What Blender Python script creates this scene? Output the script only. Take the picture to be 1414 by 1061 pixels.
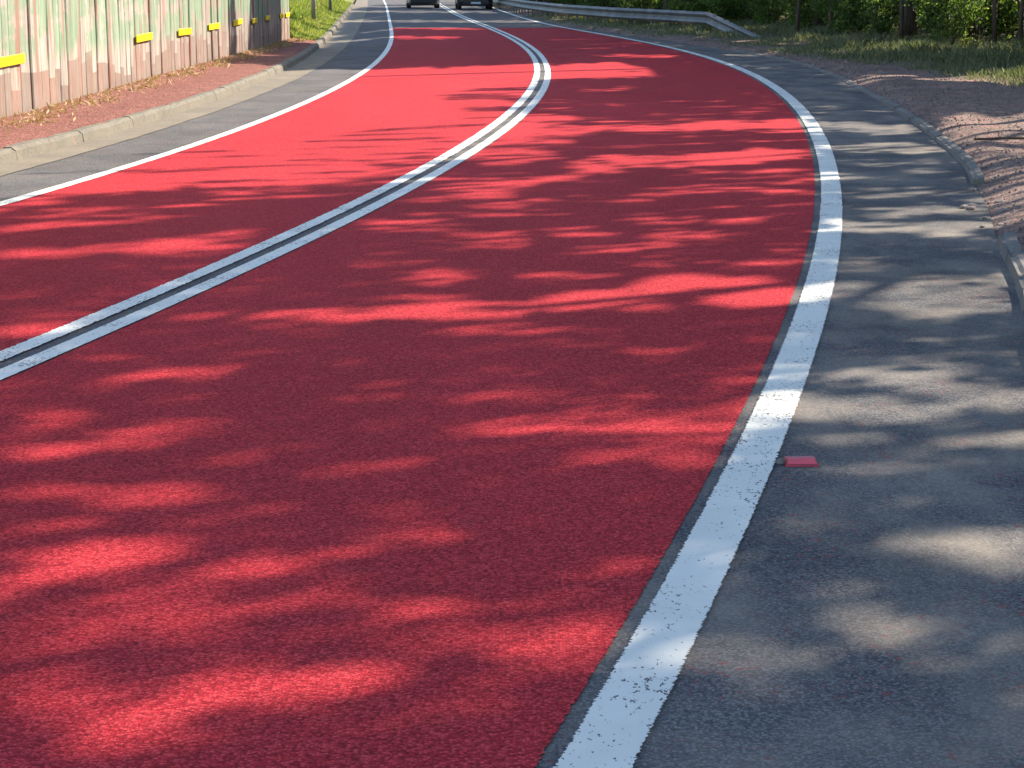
import bpy, bmesh, math, random
import numpy as np
from mathutils import Vector, Matrix

for o in list(bpy.data.objects):
    bpy.data.objects.remove(o, do_unlink=True)
scene = bpy.context.scene
C = scene.collection
R = random.Random(7)
NR = np.random.RandomState(11)

# ------------------------------------------------------------------ camera
CAM_H = 1.65
PITCH = math.radians(11.943)
cam_data = bpy.data.cameras.new('camera')
cam_data.sensor_width = 36.0
cam_data.lens = 36.0 * 2650.0 / 1414.0
cam_data.clip_start = 0.1
cam_data.clip_end = 2000.0
cam = bpy.data.objects.new('camera', cam_data)
cam.location = (0, 0, CAM_H)
cam.rotation_euler = (math.pi / 2 - PITCH, 0, 0)
C.objects.link(cam)
scene.camera = cam

# ------------------------------------------------------------------ sky, sun, exposure
SUN_EL = math.radians(36)
SUN_AZ = math.radians(32)          # from +X towards +Y
S = Vector((math.cos(SUN_EL) * math.cos(SUN_AZ), math.cos(SUN_EL) * math.sin(SUN_AZ), math.sin(SUN_EL)))
world = bpy.data.worlds.new('World')
scene.world = world
world.use_nodes = True
wn = world.node_tree.nodes
wl = world.node_tree.links
wn.clear()
sky = wn.new('ShaderNodeTexSky')
sky.sky_type = 'NISHITA'
sky.sun_disc = False
sky.ozone_density = 1.0
sky.dust_density = 0.6
sky.air_density = 1.0
sky.sun_elevation = SUN_EL
sky.sun_rotation = math.pi / 2 - SUN_AZ
bg = wn.new('ShaderNodeBackground')
bg.inputs['Strength'].default_value = 0.135
wo = wn.new('ShaderNodeOutputWorld')
wl.new(sky.outputs[0], bg.inputs['Color'])
wl.new(bg.outputs[0], wo.inputs['Surface'])
sun_data = bpy.data.lights.new('sun', 'SUN')
sun_data.energy = 5.0
sun_data.angle = math.radians(0.55)
sun_data.color = (1.0, 0.89, 0.74)
sun = bpy.data.objects.new('sun', sun_data)
sun.rotation_euler = (-S).to_track_quat('-Z', 'Y').to_euler()
sun.location = (20, 10, 30)
C.objects.link(sun)
scene.view_settings.view_transform = 'Standard'
scene.view_settings.look = 'None'
scene.view_settings.gamma = 1.0
scene.view_settings.use_curve_mapping = False
scene.view_settings.exposure = 1.25
scene.cycles.use_denoising = True
scene.cycles.max_bounces = 6
scene.cycles.transparent_max_bounces = 6

# ------------------------------------------------------------------ helpers
class MB:
    def __init__(self):
        self.v = []; self.f = []
    def quad(self, a, b, c, d):
        n = len(self.v); self.v += [tuple(a), tuple(b), tuple(c), tuple(d)]; self.f.append((n, n+1, n+2, n+3))
    def box(self, x0, x1, y0, y1, z0, z1, M=None):
        n = len(self.v)
        P = [(x0,y0,z0),(x1,y0,z0),(x1,y1,z0),(x0,y1,z0),(x0,y0,z1),(x1,y0,z1),(x1,y1,z1),(x0,y1,z1)]
        if M is not None: P = [tuple(M @ Vector(p)) for p in P]
        self.v += P
        for q in ((0,3,2,1),(4,5,6,7),(0,1,5,4),(1,2,6,5),(2,3,7,6),(3,0,4,7)):
            self.f.append(tuple(n+i for i in q))
    def loft(self, rings, cap=True, closed=True):
        n0 = len(self.v); k = len(rings[0])
        for r in rings: self.v += [tuple(p) for p in r]
        for i in range(len(rings)-1):
            for j in range(k if closed else k-1):
                j2 = (j+1) % k
                a = n0+i*k
                self.f.append((a+j, a+j2, a+k+j2, a+k+j))
        if cap and closed:
            self.f.append(tuple(n0+j for j in reversed(range(k))))
            self.f.append(tuple(n0+(len(rings)-1)*k+j for j in range(k)))
    def tube(self, pts, rad, sides=7, cap=True):
        rings = []
        pts = [Vector(p) for p in pts]
        for i, p in enumerate(pts):
            d = (pts[min(i+1, len(pts)-1)] - pts[max(i-1, 0)]).normalized()
            u = d.orthogonal() if abs(d.z) < 0.99 else Vector((1,0,0))
            if abs(d.z) < 0.99: u = d.cross(Vector((0,0,1)))
            u = (u - d*u.dot(d)).normalized(); w = d.cross(u)
            r = rad[i]
            rings.append([p + (u*math.cos(2*math.pi*j/sides) + w*math.sin(2*math.pi*j/sides))*r for j in range(sides)])
        self.loft(rings, cap)
    def mesh(self, name, m, smooth=False):
        me = bpy.data.meshes.new(name)
        me.from_pydata(self.v, [], self.f)
        me.materials.append(m)
        if smooth: me.polygons.foreach_set('use_smooth', [True]*len(me.polygons))
        me.update()
        return me
    def build(self, name, m, parent=None, smooth=False, loc=None):
        return link(name, self.mesh(name, m, smooth), parent, loc)

def link(name, me, parent=None, loc=None):
    o = bpy.data.objects.new(name, me)
    C.objects.link(o)
    if parent is not None: o.parent = parent
    if loc is not None: o.location = loc
    return o
def empty(name, loc=(0,0,0), rz=0.0):
    o = bpy.data.objects.new(name, None); C.objects.link(o)
    o.empty_display_size = 0.2
    o.location = loc; o.rotation_euler = (0, 0, rz)
    return o
def tag(o, label=None, cat=None, group=None, kind=None):
    if label: o['label'] = label
    if cat: o['category'] = cat
    if group: o['group'] = group
    if kind: o['kind'] = kind
    return o
def bevel(me, w, seg=1):
    bm = bmesh.new(); bm.from_mesh(me)
    bmesh.ops.remove_doubles(bm, verts=bm.verts, dist=1e-5)
    bmesh.ops.bevel(bm, geom=list(bm.edges), offset=w, segments=seg, affect='EDGES', profile=0.5)
    bm.to_mesh(me); bm.free()
    return me
def copy_tree(o, parent=None):
    c = o.copy(); C.objects.link(c)
    if parent is not None: c.parent = parent
    for ch in list(o.children): copy_tree(ch, c)
    return c

def np_mesh(name, V, k, m, smooth=False):
    """mesh of n separate k-gons from a (n*k,3) array"""
    n = len(V) // k
    me = bpy.data.meshes.new(name)
    me.vertices.add(n*k); me.vertices.foreach_set('co', np.ascontiguousarray(V, dtype=np.float32).ravel())
    me.loops.add(n*k); me.loops.foreach_set('vertex_index', np.arange(n*k, dtype=np.int32))
    me.polygons.add(n)
    me.polygons.foreach_set('loop_start', np.arange(0, n*k, k, dtype=np.int32))
    me.materials.append(m)
    me.update(calc_edges=True)
    return me

def leaf_verts(P, L, W, rs, updir=0.0):
    """folded diamond leaves: P (n,3) centres, L, W arrays"""
    n = len(P)
    d = rs.normal(size=(n,3)); d[:,2] -= updir; d /= np.linalg.norm(d,axis=1)[:,None]
    e = rs.normal(size=(n,3)); e -= d*(e*d).sum(1)[:,None]; e /= np.linalg.norm(e,axis=1)[:,None]
    nn = np.cross(d,e)
    L = L[:,None]; W = W[:,None]
    a = P - d*L*0.5; b = P + e*W*0.5 - d*L*0.06 + nn*W*0.16; c = P + d*L*0.5; dd = P - e*W*0.5 - d*L*0.06 + nn*W*0.16
    return np.stack([a,b,c,dd],1).reshape(-1,3)

def blade_verts(P, H, W, rs, lean=0.35):
    n = len(P)
    a = rs.uniform(0, 2*np.pi, n)
    s = np.stack([np.cos(a), np.sin(a), np.zeros(n)],1)*W[:,None]*0.5
    b = rs.uniform(0, 2*np.pi, n)
    l = np.stack([np.cos(b), np.sin(b), np.zeros(n)],1)*(H*rs.uniform(0.05,lean*2,n))[:,None]
    up = np.zeros((n,3)); up[:,2] = H
    m = P + up*0.6 + l*0.4
    t = P + up + l
    return np.stack([P-s, P+s, m+s*0.7, t, m-s*0.7],1).reshape(-1,3)

class Crv:
    """x as a smooth function of y"""
    def __init__(self, tab):
        t = sorted(tab); self.y = np.array([a for a,b in t], float); self.x = np.array([b for a,b in t], float)
        m = np.gradient(self.x, self.y); self.m = m
    def __call__(self, y):
        y = np.asarray(y, float)
        i = np.clip(np.searchsorted(self.y, y)-1, 0, len(self.y)-2)
        h = self.y[i+1]-self.y[i]; t = (y-self.y[i])/h
        lo = t < 0; hi = t > 1; tt = np.clip(t,0,1)
        r = ((2*tt**3-3*tt**2+1)*self.x[i] + (tt**3-2*tt**2+tt)*h*self.m[i] + (-2*tt**3+3*tt**2)*self.x[i+1] + (tt**3-tt**2)*h*self.m[i+1])
        r = np.where(lo, self.x[0] + (y-self.y[0])*self.m[0], r)
        r = np.where(hi, self.x[-1] + (y-self.y[-1])*self.m[-1], r)
        return r if r.ndim else float(r)
    def d(self, y): return float(self(y+0.05)-self(y-0.05))/0.1

# the road's lines in metres: (distance ahead, offset to the right)
EDGE_R = Crv([(-12,-4.6),(-5,-2.5),(0,-0.95),(3.8,0.17),(5,0.48),(7,0.95),(8,1.18),(10,1.61),(12,2.0),(15,2.51),(18,2.95),(22,3.45),(27,3.92),(32.3,4.23),(36.2,4.33),(40,4.30),(45,4.10),(51,3.68),(59.5,2.62),(69,1.36),(81,0.50),(96,-0.27),(109,-0.95),(127,-1.9),(150,-3.3),(260,-11)])
MID = Crv([(-12,-7.9),(-5,-5.5),(0,-4.2),(5,-2.95),(7,-2.48),(8,-2.26),(10,-1.83),(12,-1.45),(15,-0.945),(18,-0.53),(22,-0.085),(27,0.30),(33,0.565),(40,0.635),(50,0.35),(60,-0.25),(70,-1.01),(80,-1.80),(95,-2.85),(110,-3.68),(127,-4.69),(150,-6.15),(260,-13.8)])
EDGE_L = Crv([(-12,-10),(-5,-8.0),(0,-6.6),(5,-5.5),(10,-4.5),(12,-4.15),(15,-3.67),(18,-3.29),(22,-2.96),(27,-2.72),(33,-2.6),(40,-2.68),(50,-3.07),(60,-3.66),(70,-4.34),(80,-5.0),(95,-6.0),(110,-7.0),(127,-8.15),(150,-9.8),(260,-17.6)])
GUT = Crv([(-12,-10.7),(-5,-8.7),(0,-7.3),(5,-6.2),(10,-5.25),(12,-4.9),(15,-4.47),(18,-4.12),(22,-3.83),(27,-3.6),(33,-3.53),(40,-3.68),(50,-4.14),(60,-4.73),(70,-5.4),(80,-6.05),(95,-7.06),(110,-8.1),(127,-9.3),(150,-11),(260,-19)])
KERB_L = Crv([(-12,-11.1),(-5,-9.1),(0,-7.7),(5,-6.6),(10,-5.6),(12,-5.25),(15,-4.81),(18,-4.47),(22,-4.16),(27,-4.0),(33,-4.01),(40,-4.22),(50,-4.75),(60,-5.4),(70,-6.12),(80,-6.82),(95,-7.86),(110,-8.9),(127,-10.1),(150,-11.8),(260,-19.8)])
KERB_R = Crv([(-12,-3.2),(-5,-1.2),(0,0.25),(5,1.55),(8,2.2),(9,2.42),(9.7,2.6),(11,2.85),(12.5,3.14),(14,3.45),(15.8,3.77),(17.1,4.0),(19.9,4.36),(22.4,4.63),(25,4.87),(27.9,5.1),(31,5.33),(34.4,5.5),(39,5.55),(42,5.32),(46,4.85),(51,4.3),(59.5,3.2),(69,1.9),(81,1.0),(96,0.25),(109,-0.4),(127,-1.4),(150,-2.8),(260,-10.4)])
WALL = Crv([(-12,-14),(4,-8.6),(10,-6.9),(14,-6.05),(17,-5.65),(20,-5.5),(30,-5.47),(40,-5.47),(48.5,-5.5)])
FOREST = Crv([(-30,9.0),(0,8.8),(15,9.2),(28,9.8),(38,10.3),(44,9.6),(52,8.6),(60,8.0),(68,6.3),(76,4.6),(88,3.2),(100,2.2),(123,0.6),(150,-1.2),(260,-8)])

def smooth(c):
    u = np.linspace(math.log(16-12), math.log(16+260), 1200); y = np.exp(u)-16; x = c(y)
    k = np.exp(-0.5*(np.arange(-60,61)/20.0)**2); k /= k.sum()
    for _ in range(2):
        e = np.concatenate([2*x[0]-x[60:0:-1], x, 2*x[-1]-x[-2:-62:-1]]); x = np.convolve(e, k, 'valid')
    return Crv(list(zip(y[::6], x[::6])))
EDGE_R, MID, EDGE_L, GUT, KERB_L = [smooth(c) for c in (EDGE_R, MID, EDGE_L, GUT, KERB_L)]

# ------------------------------------------------------------------ materials
class NT:
    def __init__(self, name):
        self.m = bpy.data.materials.new(name); self.m.use_nodes = True
        self.t = self.m.node_tree; self.t.nodes.clear()
        self.out = self.t.nodes.new('ShaderNodeOutputMaterial')
        self.pos = self.t.nodes.new('ShaderNodeNewGeometry')
    def n(self, typ, **kw):
        nd = self.t.nodes.new(typ)
        for k, v in kw.items():
            if k in ('operation','blend_type','data_type','feature','distance','noise_dimensions','interpolation','voronoi_dimensions','wave_type','bands_direction','attribute_name'): setattr(nd, k, v)
        return nd
    def L(self, a, b): self.t.links.new(a, b)
    def setin(self, sock, v):
        if isinstance(v, bpy.types.NodeSocket): self.L(v, sock)
        else: sock.default_value = v if not (isinstance(v, tuple) and len(v)==3 and sock.type=='RGBA') else (*v,1)
    def vec(self, scale=(1,1,1), src=None):
        mp = self.t.nodes.new('ShaderNodeMapping'); mp.inputs['Scale'].default_value = scale
        self.L(src or self.pos.outputs['Position'], mp.inputs['Vector']); return mp.outputs[0]
    def noise(self, scale, detail=3, rough=0.55, v=None, dist=0.0):
        nd = self.t.nodes.new('ShaderNodeTexNoise'); nd.inputs['Scale'].default_value = scale
        nd.inputs['Detail'].default_value = detail; nd.inputs['Roughness'].default_value = rough; nd.inputs['Distortion'].default_value = dist
        self.L(v or self.pos.outputs['Position'], nd.inputs['Vector']); return nd.outputs['Fac']
    def vor(self, scale, v=None, feature='F1'):
        nd = self.t.nodes.new('ShaderNodeTexVoronoi'); nd.feature = feature; nd.inputs['Scale'].default_value = scale
        self.L(v or self.pos.outputs['Position'], nd.inputs['Vector']); return nd
    def ramp(self, fac, stops, interp='LINEAR'):
        nd = self.t.nodes.new('ShaderNodeValToRGB'); cr = nd.color_ramp; cr.interpolation = interp
        while len(cr.elements) < len(stops): cr.elements.new(0.5)
        for e, (p, c) in zip(cr.elements, stops):
            e.position = p; e.color = (*c, 1) if isinstance(c, tuple) else (c, c, c, 1)
        self.L(fac, nd.inputs[0]); return nd.outputs['Color']
    def mix(self, fac, a, b, mode='MIX'):
        nd = self.t.nodes.new('ShaderNodeMix'); nd.data_type = 'RGBA'; nd.blend_type = mode
        self.setin(nd.inputs[0], fac); self.setin(nd.inputs[6], a); self.setin(nd.inputs[7], b); return nd.outputs[2]
    def math(self, op, a, b=0.0, c=None):
        nd = self.t.nodes.new('ShaderNodeMath'); nd.operation = op
        self.setin(nd.inputs[0], a); self.setin(nd.inputs[1], b)
        if c is not None: self.setin(nd.inputs[2], c)
        return nd.outputs[0]
    def sep(self, src=None):
        nd = self.t.nodes.new('ShaderNodeSeparateXYZ'); self.L(src or self.pos.outputs['Position'], nd.inputs[0]); return nd.outputs
    def bump(self, h, strength=0.4, dist=0.01):
        nd = self.t.nodes.new('ShaderNodeBump'); nd.inputs['Strength'].default_value = strength; nd.inputs['Distance'].default_value = dist
        self.L(h, nd.inputs['Height']); return nd.outputs[0]
    def bsdf(self, col, rough=0.8, metal=0.0, spec=0.5, normal=None, **kw):
        b = self.t.nodes.new('ShaderNodeBsdfPrincipled')
        self.setin(b.inputs['Base Color'], col); self.setin(b.inputs['Roughness'], rough); self.setin(b.inputs['Metallic'], metal)
        b.inputs['Specular IOR Level'].default_value = spec
        if normal is not None: self.L(normal, b.inputs['Normal'])
        for k, v in kw.items(): self.setin(b.inputs[k.replace('_',' ')], v)
        self.L(b.outputs[0], self.out.inputs['Surface']); return b

def plain(name, col, rough=0.6, metal=0.0, var=0.12, scale=6.0, spec=0.5):
    t = NT(name)
    f = t.noise(scale, 4)
    c = t.mix(1.0, col, t.ramp(f, [(0.25, 1-var*2), (0.75, 1+0.0)]), 'MULTIPLY')
    t.bsdf(c, rough, metal, spec, t.bump(t.noise(scale*8, 3), 0.15, 0.005))
    return t.m

def m_asphalt():
    t = NT('asphalt')
    vo = t.vor(130); st = t.n('ShaderNodeSeparateColor'); t.L(vo.outputs['Color'], st.inputs[0])
    tone = t.ramp(st.outputs[0], [(0.0, (0.10,0.10,0.105)), (0.55, (0.155,0.152,0.152)), (1.0, (0.25,0.24,0.23))])
    pit = t.ramp(vo.outputs['Distance'], [(0.3, 1.0), (0.8, 0.5)])
    c = t.mix(1.0, tone, pit, 'MULTIPLY')
    big = t.noise(0.7, 5, 0.6)
    c = t.mix(1.0, c, t.ramp(big, [(0.3, 0.82), (0.7, 1.22)]), 'MULTIPLY')
    # dust rubbed into the surface, and red grit
    dust = t.ramp(t.noise(1.9, 5, 0.62, t.vec((1.0,0.6,1))), [(0.42, 0.0), (0.68, 0.5)])
    c = t.mix(1.0, c, (0.86,0.86,0.88), 'MULTIPLY')
    side = t.ramp(t.math('ADD', t.math('MULTIPLY', t.sep()[0], 0.1), 0.5), [(0.25, 0.25), (0.6, 1.0)])
    dust = t.math('MULTIPLY', dust, side)
    c = t.mix(dust, c, (0.36,0.305,0.24))
    red = t.math('MULTIPLY', t.ramp(t.noise(2.6, 3, 0.6), [(0.47, 0.0), (0.62, 1.0)]), t.ramp(t.noise(30, 3, 0.7), [(0.58, 0.0), (0.66, 0.8)]))
    c = t.mix(red, c, (0.30,0.055,0.05))
    h = t.math('ADD', t.math('MULTIPLY', vo.outputs['Distance'], -0.6), t.noise(260, 2))
    t.bsdf(c, 0.92, 0.0, 0.12, t.bump(h, 0.4, 0.004))
    return t.m

def m_red():
    t = NT('red_surfacing')
    vo = t.vor(112); st = t.n('ShaderNodeSeparateColor'); t.L(vo.outputs['Color'], st.inputs[0])
    tone = t.ramp(st.outputs[0], [(0.0, (0.33,0.016,0.027)), (0.5, (0.57,0.036,0.050)), (1.0, (0.75,0.074,0.084))])
    pit = t.ramp(vo.outputs['Distance'], [(0.3, 1.0), (0.8, 0.5)])
    c = t.mix(1.0, tone, pit, 'MULTIPLY')
    big = t.noise(0.45, 5, 0.6, t.vec((1.6,0.5,1)))
    c = t.mix(1.0, c, t.ramp(big, [(0.3, 0.88), (0.7, 1.1)]), 'MULTIPLY')
    grime = t.ramp(t.noise(5.5, 4, 0.7), [(0.58, 0.0), (0.80, 0.30)])
    c = t.mix(grime, c, (0.20,0.05,0.05))
    h = t.math('ADD', t.math('MULTIPLY', vo.outputs['Distance'], -0.7), t.noise(320, 2))
    t.bsdf(c, 0.9, 0.0, 0.10, t.bump(h, 0.6, 0.006))
    return t.m

def m_line(name, wear):
    t = NT(name)
    f = t.noise(2.2, 4, 0.6)
    c = t.ramp(f, [(0.3, (0.66,0.655,0.59)), (0.7, (0.77,0.76,0.685))])
    streak = t.ramp(t.noise(1.0, 4, 0.65, t.vec((3,22,1))), [(0.5, 0.0), (0.75, 0.16)])
    c = t.mix(streak, c, (0.50,0.49,0.47))
    chip = t.math('ADD', t.math('MULTIPLY', t.noise(75, 3, 0.65, t.vec((1,0.6,1))), 0.70), t.math('MULTIPLY', t.noise(2.7, 3, 0.6), 0.30))
    cf = t.ramp(chip, [(wear, 0.0), (wear+0.012, 1.0)])
    spot = t.vor(16); sf = t.ramp(spot.outputs['Distance'], [(0.055, 1.0), (0.075, 0.0)])
    gate = t.ramp(t.noise(1.7, 2), [(0.50, 0.0), (0.56, 1.0)])
    cf2 = t.math('MAXIMUM', cf, t.math('MULTIPLY', sf, gate))
    c = t.mix(cf2, c, (0.085,0.085,0.09))
    t.bsdf(c, 0.62, 0.0, 0.4, t.bump(t.math('SUBTRACT', t.noise(170, 3), cf2), 0.5, 0.004))
    return t.m

def m_concrete(name, a, b, scale=2.0):
    t = NT(name)
    c = t.ramp(t.noise(scale, 6, 0.65), [(0.3, a), (0.7, b)])
    st = t.ramp(t.noise(28, 4, 0.7), [(0.5, 1.0), (0.72, 0.6)])
    c = t.mix(1.0, c, st, 'MULTIPLY')
    c = t.mix(t.ramp(t.noise(4.5, 4, 0.7), [(0.55, 0.0), (0.75, 0.55)]), c, (0.27,0.17,0.12))
    t.bsdf(c, 0.9, 0.0, 0.3, t.bump(t.noise(60, 4, 0.7), 0.5, 0.01))
    return t.m

def m_soil(name, a, b, c3, scale=1.2):
    t = NT(name)
    c = t.ramp(t.noise(scale, 6, 0.65), [(0.32, a), (0.68, b)])
    c = t.mix(t.ramp(t.noise(scale*3.1, 5, 0.7, t.vec((1,1.7,1))), [(0.52, 0.0), (0.66, 0.85)]), c, c3)
    vo = t.vor(38); st = t.n('ShaderNodeSeparateColor'); t.L(vo.outputs['Color'], st.inputs[0])
    c = t.mix(1.0, c, t.ramp(st.outputs[1], [(0.0, 0.62), (1.0, 1.3)]), 'MULTIPLY')
    h = t.math('ADD', t.noise(9, 6, 0.7), t.math('MULTIPLY', vo.outputs['Distance'], -0.35))
    t.bsdf(c, 0.95, 0.0, 0.2, t.bump(h, 0.8, 0.05))
    return t.m

def m_leaf(name, cols, trans=0.42):
    t = NT(name)
    rnd = t.pos.outputs['Random Per Island']
    c = t.ramp(rnd, [(i/(len(cols)-1), cc) for i, cc in enumerate(cols)])
    b = t.bsdf(c, 0.55, 0.0, 0.35)
    tr = t.n('ShaderNodeBsdfTranslucent'); t.L(t.mix(1.0, c, (1.5,1.6,0.7), 'MULTIPLY'), tr.inputs[0])
    ms = t.n('ShaderNodeMixShader'); ms.inputs[0].default_value = trans
    t.L(b.outputs[0], ms.inputs[1]); t.L(tr.outputs[0], ms.inputs[2]); t.L(ms.outputs[0], t.out.inputs['Surface'])
    return t.m

def m_bark():
    t = NT('bark')
    v = t.vec((14,14,2.2))
    c = t.ramp(t.noise(1.0, 6, 0.65, v), [(0.3, (0.045,0.034,0.026)), (0.7, (0.16,0.12,0.09))])
    t.bsdf(c, 0.95, 0.0, 0.2, t.bump(t.noise(1.0, 5, 0.7, v), 0.8, 0.03))
    return t.m

def m_wall():
    """weathered boards carrying the remains of a mural"""
    t = NT('painted_boards')
    s = t.sep(); Y = s[1]; Z = s[2]
    oi = t.n('ShaderNodeObjectInfo')
    rnd = oi.outputs['Random']
    vs = t.vec((0,4.2,0.55)); vf = t.vec((0,22,1.6))
    streak = t.noise(1.0, 5, 0.65, vs); fine = t.noise(1.0, 4, 0.65, vf)
    wood = t.ramp(rnd, [(0.0, (0.33,0.22,0.175)), (0.35, (0.36,0.27,0.225)), (0.6, (0.42,0.25,0.19)), (0.85, (0.30,0.235,0.20)), (1.0, (0.40,0.30,0.25))])
    wood = t.mix(1.0, wood, t.ramp(fine, [(0.3, 0.75), (0.7, 1.18)]), 'MULTIPLY')
    # paint: white ground with a stepped lower edge, green and rust patches above
    wn_ = t.n('ShaderNodeTexWhiteNoise'); wn_.noise_dimensions = '1D'; t.L(rnd, wn_.inputs['W'])
    step = t.math('ADD', t.math('MULTIPLY', t.math('FLOOR', t.math('MULTIPLY', wn_.outputs['Value'], 4.0)), 0.10), t.math('MULTIPLY', t.noise(1.0, 1, 0.5, t.vec((0,0.3,0))), 0.45))
    tri = t.math('ABSOLUTE', t.math('SUBTRACT', t.math('FRACT', t.math('MULTIPLY', Y, 0.37)), 0.5))     # 0 .. 0.5
    tooth = t.math('LESS_THAN', t.math('MULTIPLY', tri, 6.5), t.math('SUBTRACT', t.ramp(t.noise(1.0, 0, 0.5, t.vec((0,0.23,0))), [(0.45, 0.0), (0.55, 1.15)], 'CONSTANT'), Z))
    above = t.math('GREATER_THAN', Z, t.math('ADD', step, 0.16))
    white_f = t.math('MULTIPLY', above, t.math('SUBTRACT', 1.0, tooth))
    worn = t.ramp(t.math('ADD', t.math('MULTIPLY', streak, 0.6), t.math('MULTIPLY', fine, 0.4)), [(0.40, 0.18), (0.58, 0.92)])
    near = t.ramp(t.math('MULTIPLY', Y, 0.01), [(0.28, 1.0), (0.36, 0.45)])
    c = t.mix(t.math('MULTIPLY', t.math('MULTIPLY', white_f, worn), near), wood, (0.66,0.62,0.55))
    g1 = t.ramp(t.noise(1.0, 4, 0.65, t.vec((0,1.1,1.9))), [(0.43, 0.0), (0.51, 1.0)])
    gz = t.ramp(Z, [(0.62, 0.0), (0.85, 1.0)])
    green = t.ramp(streak, [(0.3, (0.14,0.29,0.155)), (0.65, (0.28,0.50,0.30))])
    gf = t.math('MULTIPLY', t.math('MULTIPLY', g1, gz), t.ramp(fine, [(0.3, 0.35), (0.6, 0.95)]))
    c = t.mix(gf, c, green)
    r1 = t.ramp(t.noise(1.0, 3, 0.6, t.vec((0,3.7,0.35))), [(0.56, 0.0), (0.62, 0.85)])
    c = t.mix(r1, c, (0.40,0.20,0.15))
    drip = t.ramp(t.noise(1.0, 3, 0.7, t.vec((0,9.5,0.5))), [(0.62, 0.0), (0.68, 0.7)])
    c = t.mix(t.math('MULTIPLY', drip, gz), c, (0.70,0.64,0.56))
    dirt = t.ramp(Z, [(0.12, 0.55), (0.30, 0.0)])
    c = t.mix(t.math('MULTIPLY', dirt, fine), c, (0.16,0.12,0.09))
    c = t.mix(t.ramp(t.noise(2.2, 5, 0.7), [(0.35, 0.30), (0.65, 0.0)]), c, (0.47,0.43,0.38))
    c = t.mix(1.0, c, (0.66,0.66,0.66), 'MULTIPLY')
    t.bsdf(c, 0.85, 0.0, 0.3, t.bump(t.math('ADD', streak, fine), 0.5, 0.02))
    return t.m

def m_grassground(name, a, b, c3):
    return m_soil(name, a, b, c3, 0.8)

M = {}
M['asphalt'] = m_asphalt(); M['red'] = m_red()
M['line'] = m_line('white_road_paint', 0.588); M['line_worn'] = m_line('worn_white_road_paint', 0.575)
M['kerb'] = m_concrete('kerb_concrete', (0.145,0.132,0.108), (0.20,0.18,0.142))
M['kerb_grey'] = m_concrete('grey_kerb_concrete', (0.13,0.125,0.115), (0.24,0.225,0.20))
M['gutter'] = m_concrete('gutter_concrete', (0.165,0.145,0.115), (0.245,0.21,0.16), 1.2)
M['verge_l'] = m_soil('red_soil', (0.20,0.08,0.066), (0.29,0.115,0.095), (0.26,0.15,0.10), 2.0)
M['verge_r'] = m_soil('red_brown_gravel', (0.17,0.125,0.108), (0.31,0.215,0.18), (0.40,0.20,0.165), 1.1)
M['bank'] = m_grassground('grassy_soil', (0.13,0.17,0.045), (0.27,0.25,0.09), (0.30,0.22,0.11))
M['floor'] = m_soil('leaf_litter_soil', (0.05,0.045,0.03), (0.10,0.08,0.05), (0.13,0.10,0.06), 1.5)
M['wall'] = m_wall()
M['yellow'] = plain('yellow_reflective_sheet', (0.90,0.66,0.005), 0.45, 0, 0.10, 3.0)
M['steel'] = plain('galvanised_steel', (0.22,0.215,0.21), 0.6, 0.45, 0.25, 2.0)
M['post'] = plain('weathered_post', (0.30,0.27,0.24), 0.85, 0, 0.3, 3.0)
M['pole'] = plain('grey_pole_timber', (0.34,0.31,0.27), 0.9, 0, 0.3, 2.0)
M['bark'] = m_bark()
M['leaf'] = m_leaf('tree_leaf', [(0.030,0.060,0.016),(0.050,0.098,0.022),(0.080,0.135,0.030),(0.115,0.165,0.045)])
M['shrub'] = m_leaf('shrub_leaf', [(0.018,0.040,0.012),(0.045,0.090,0.022),(0.10,0.165,0.035),(0.22,0.27,0.10)], 0.5)
M['grass'] = m_leaf('verge_grass', [(0.085,0.115,0.06),(0.13,0.16,0.085),(0.18,0.20,0.115),(0.26,0.23,0.15)], 0.25)
M['grass_l'] = m_leaf('bank_grass', [(0.10,0.17,0.03),(0.18,0.25,0.05),(0.28,0.30,0.09),(0.36,0.31,0.14)], 0.4)
M['straw'] = m_leaf('dry_straw', [(0.30,0.20,0.09),(0.42,0.30,0.14),(0.52,0.39,0.20),(0.24,0.15,0.07)], 0.15)
M['stone'] = m_concrete('verge_stone', (0.20,0.16,0.14), (0.36,0.29,0.25), 6)

# ------------------------------------------------------------------ ground, road, markings
def ribbon(name, fl, fr, ys, z, m, cols=1, jit=0.0, zf=None, rs=NR):
    b = MB(); n = cols+1
    for y in ys:
        a = float(fl(y)); c = float(fr(y))
        for j in range(n):
            x = a + (c-a)*j/cols
            if jit and j in (0, cols): x += rs.normal()*jit
            b.v.append((x, y, (z if zf is None else zf(x, y, j/cols))))
    for i in range(len(ys)-1):
        for j in range(cols):
            b.f.append((i*n+j, i*n+j+1, (i+1)*n+j+1, (i+1)*n+j))
    return b.build(name, m)
def yrange(y0, y1, step0, grow):
    out = [y0]; 
    while out[-1] < y1: out.append(min(y1, out[-1] + max(step0, abs(out[-1])*grow)))
    return out
YS = yrange(-12, 260, 0.25, 0.012)

gm = MB()
gm.quad((-500,-500,-0.12),(500,-500,-0.12),(500,700,-0.12),(-500,700,-0.12))
tag(gm.build('ground', M['floor']), kind='structure')
tag(ribbon('road', lambda y: GUT(y)-0.02, lambda y: KERB_R(y)+0.03, YS, 0.0, M['asphalt'], 6), kind='structure')
tag(ribbon('gutter', lambda y: KERB_L(y)-0.05, GUT, YS, 0.006, M['gutter'], 3, 0.006), kind='structure')

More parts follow.
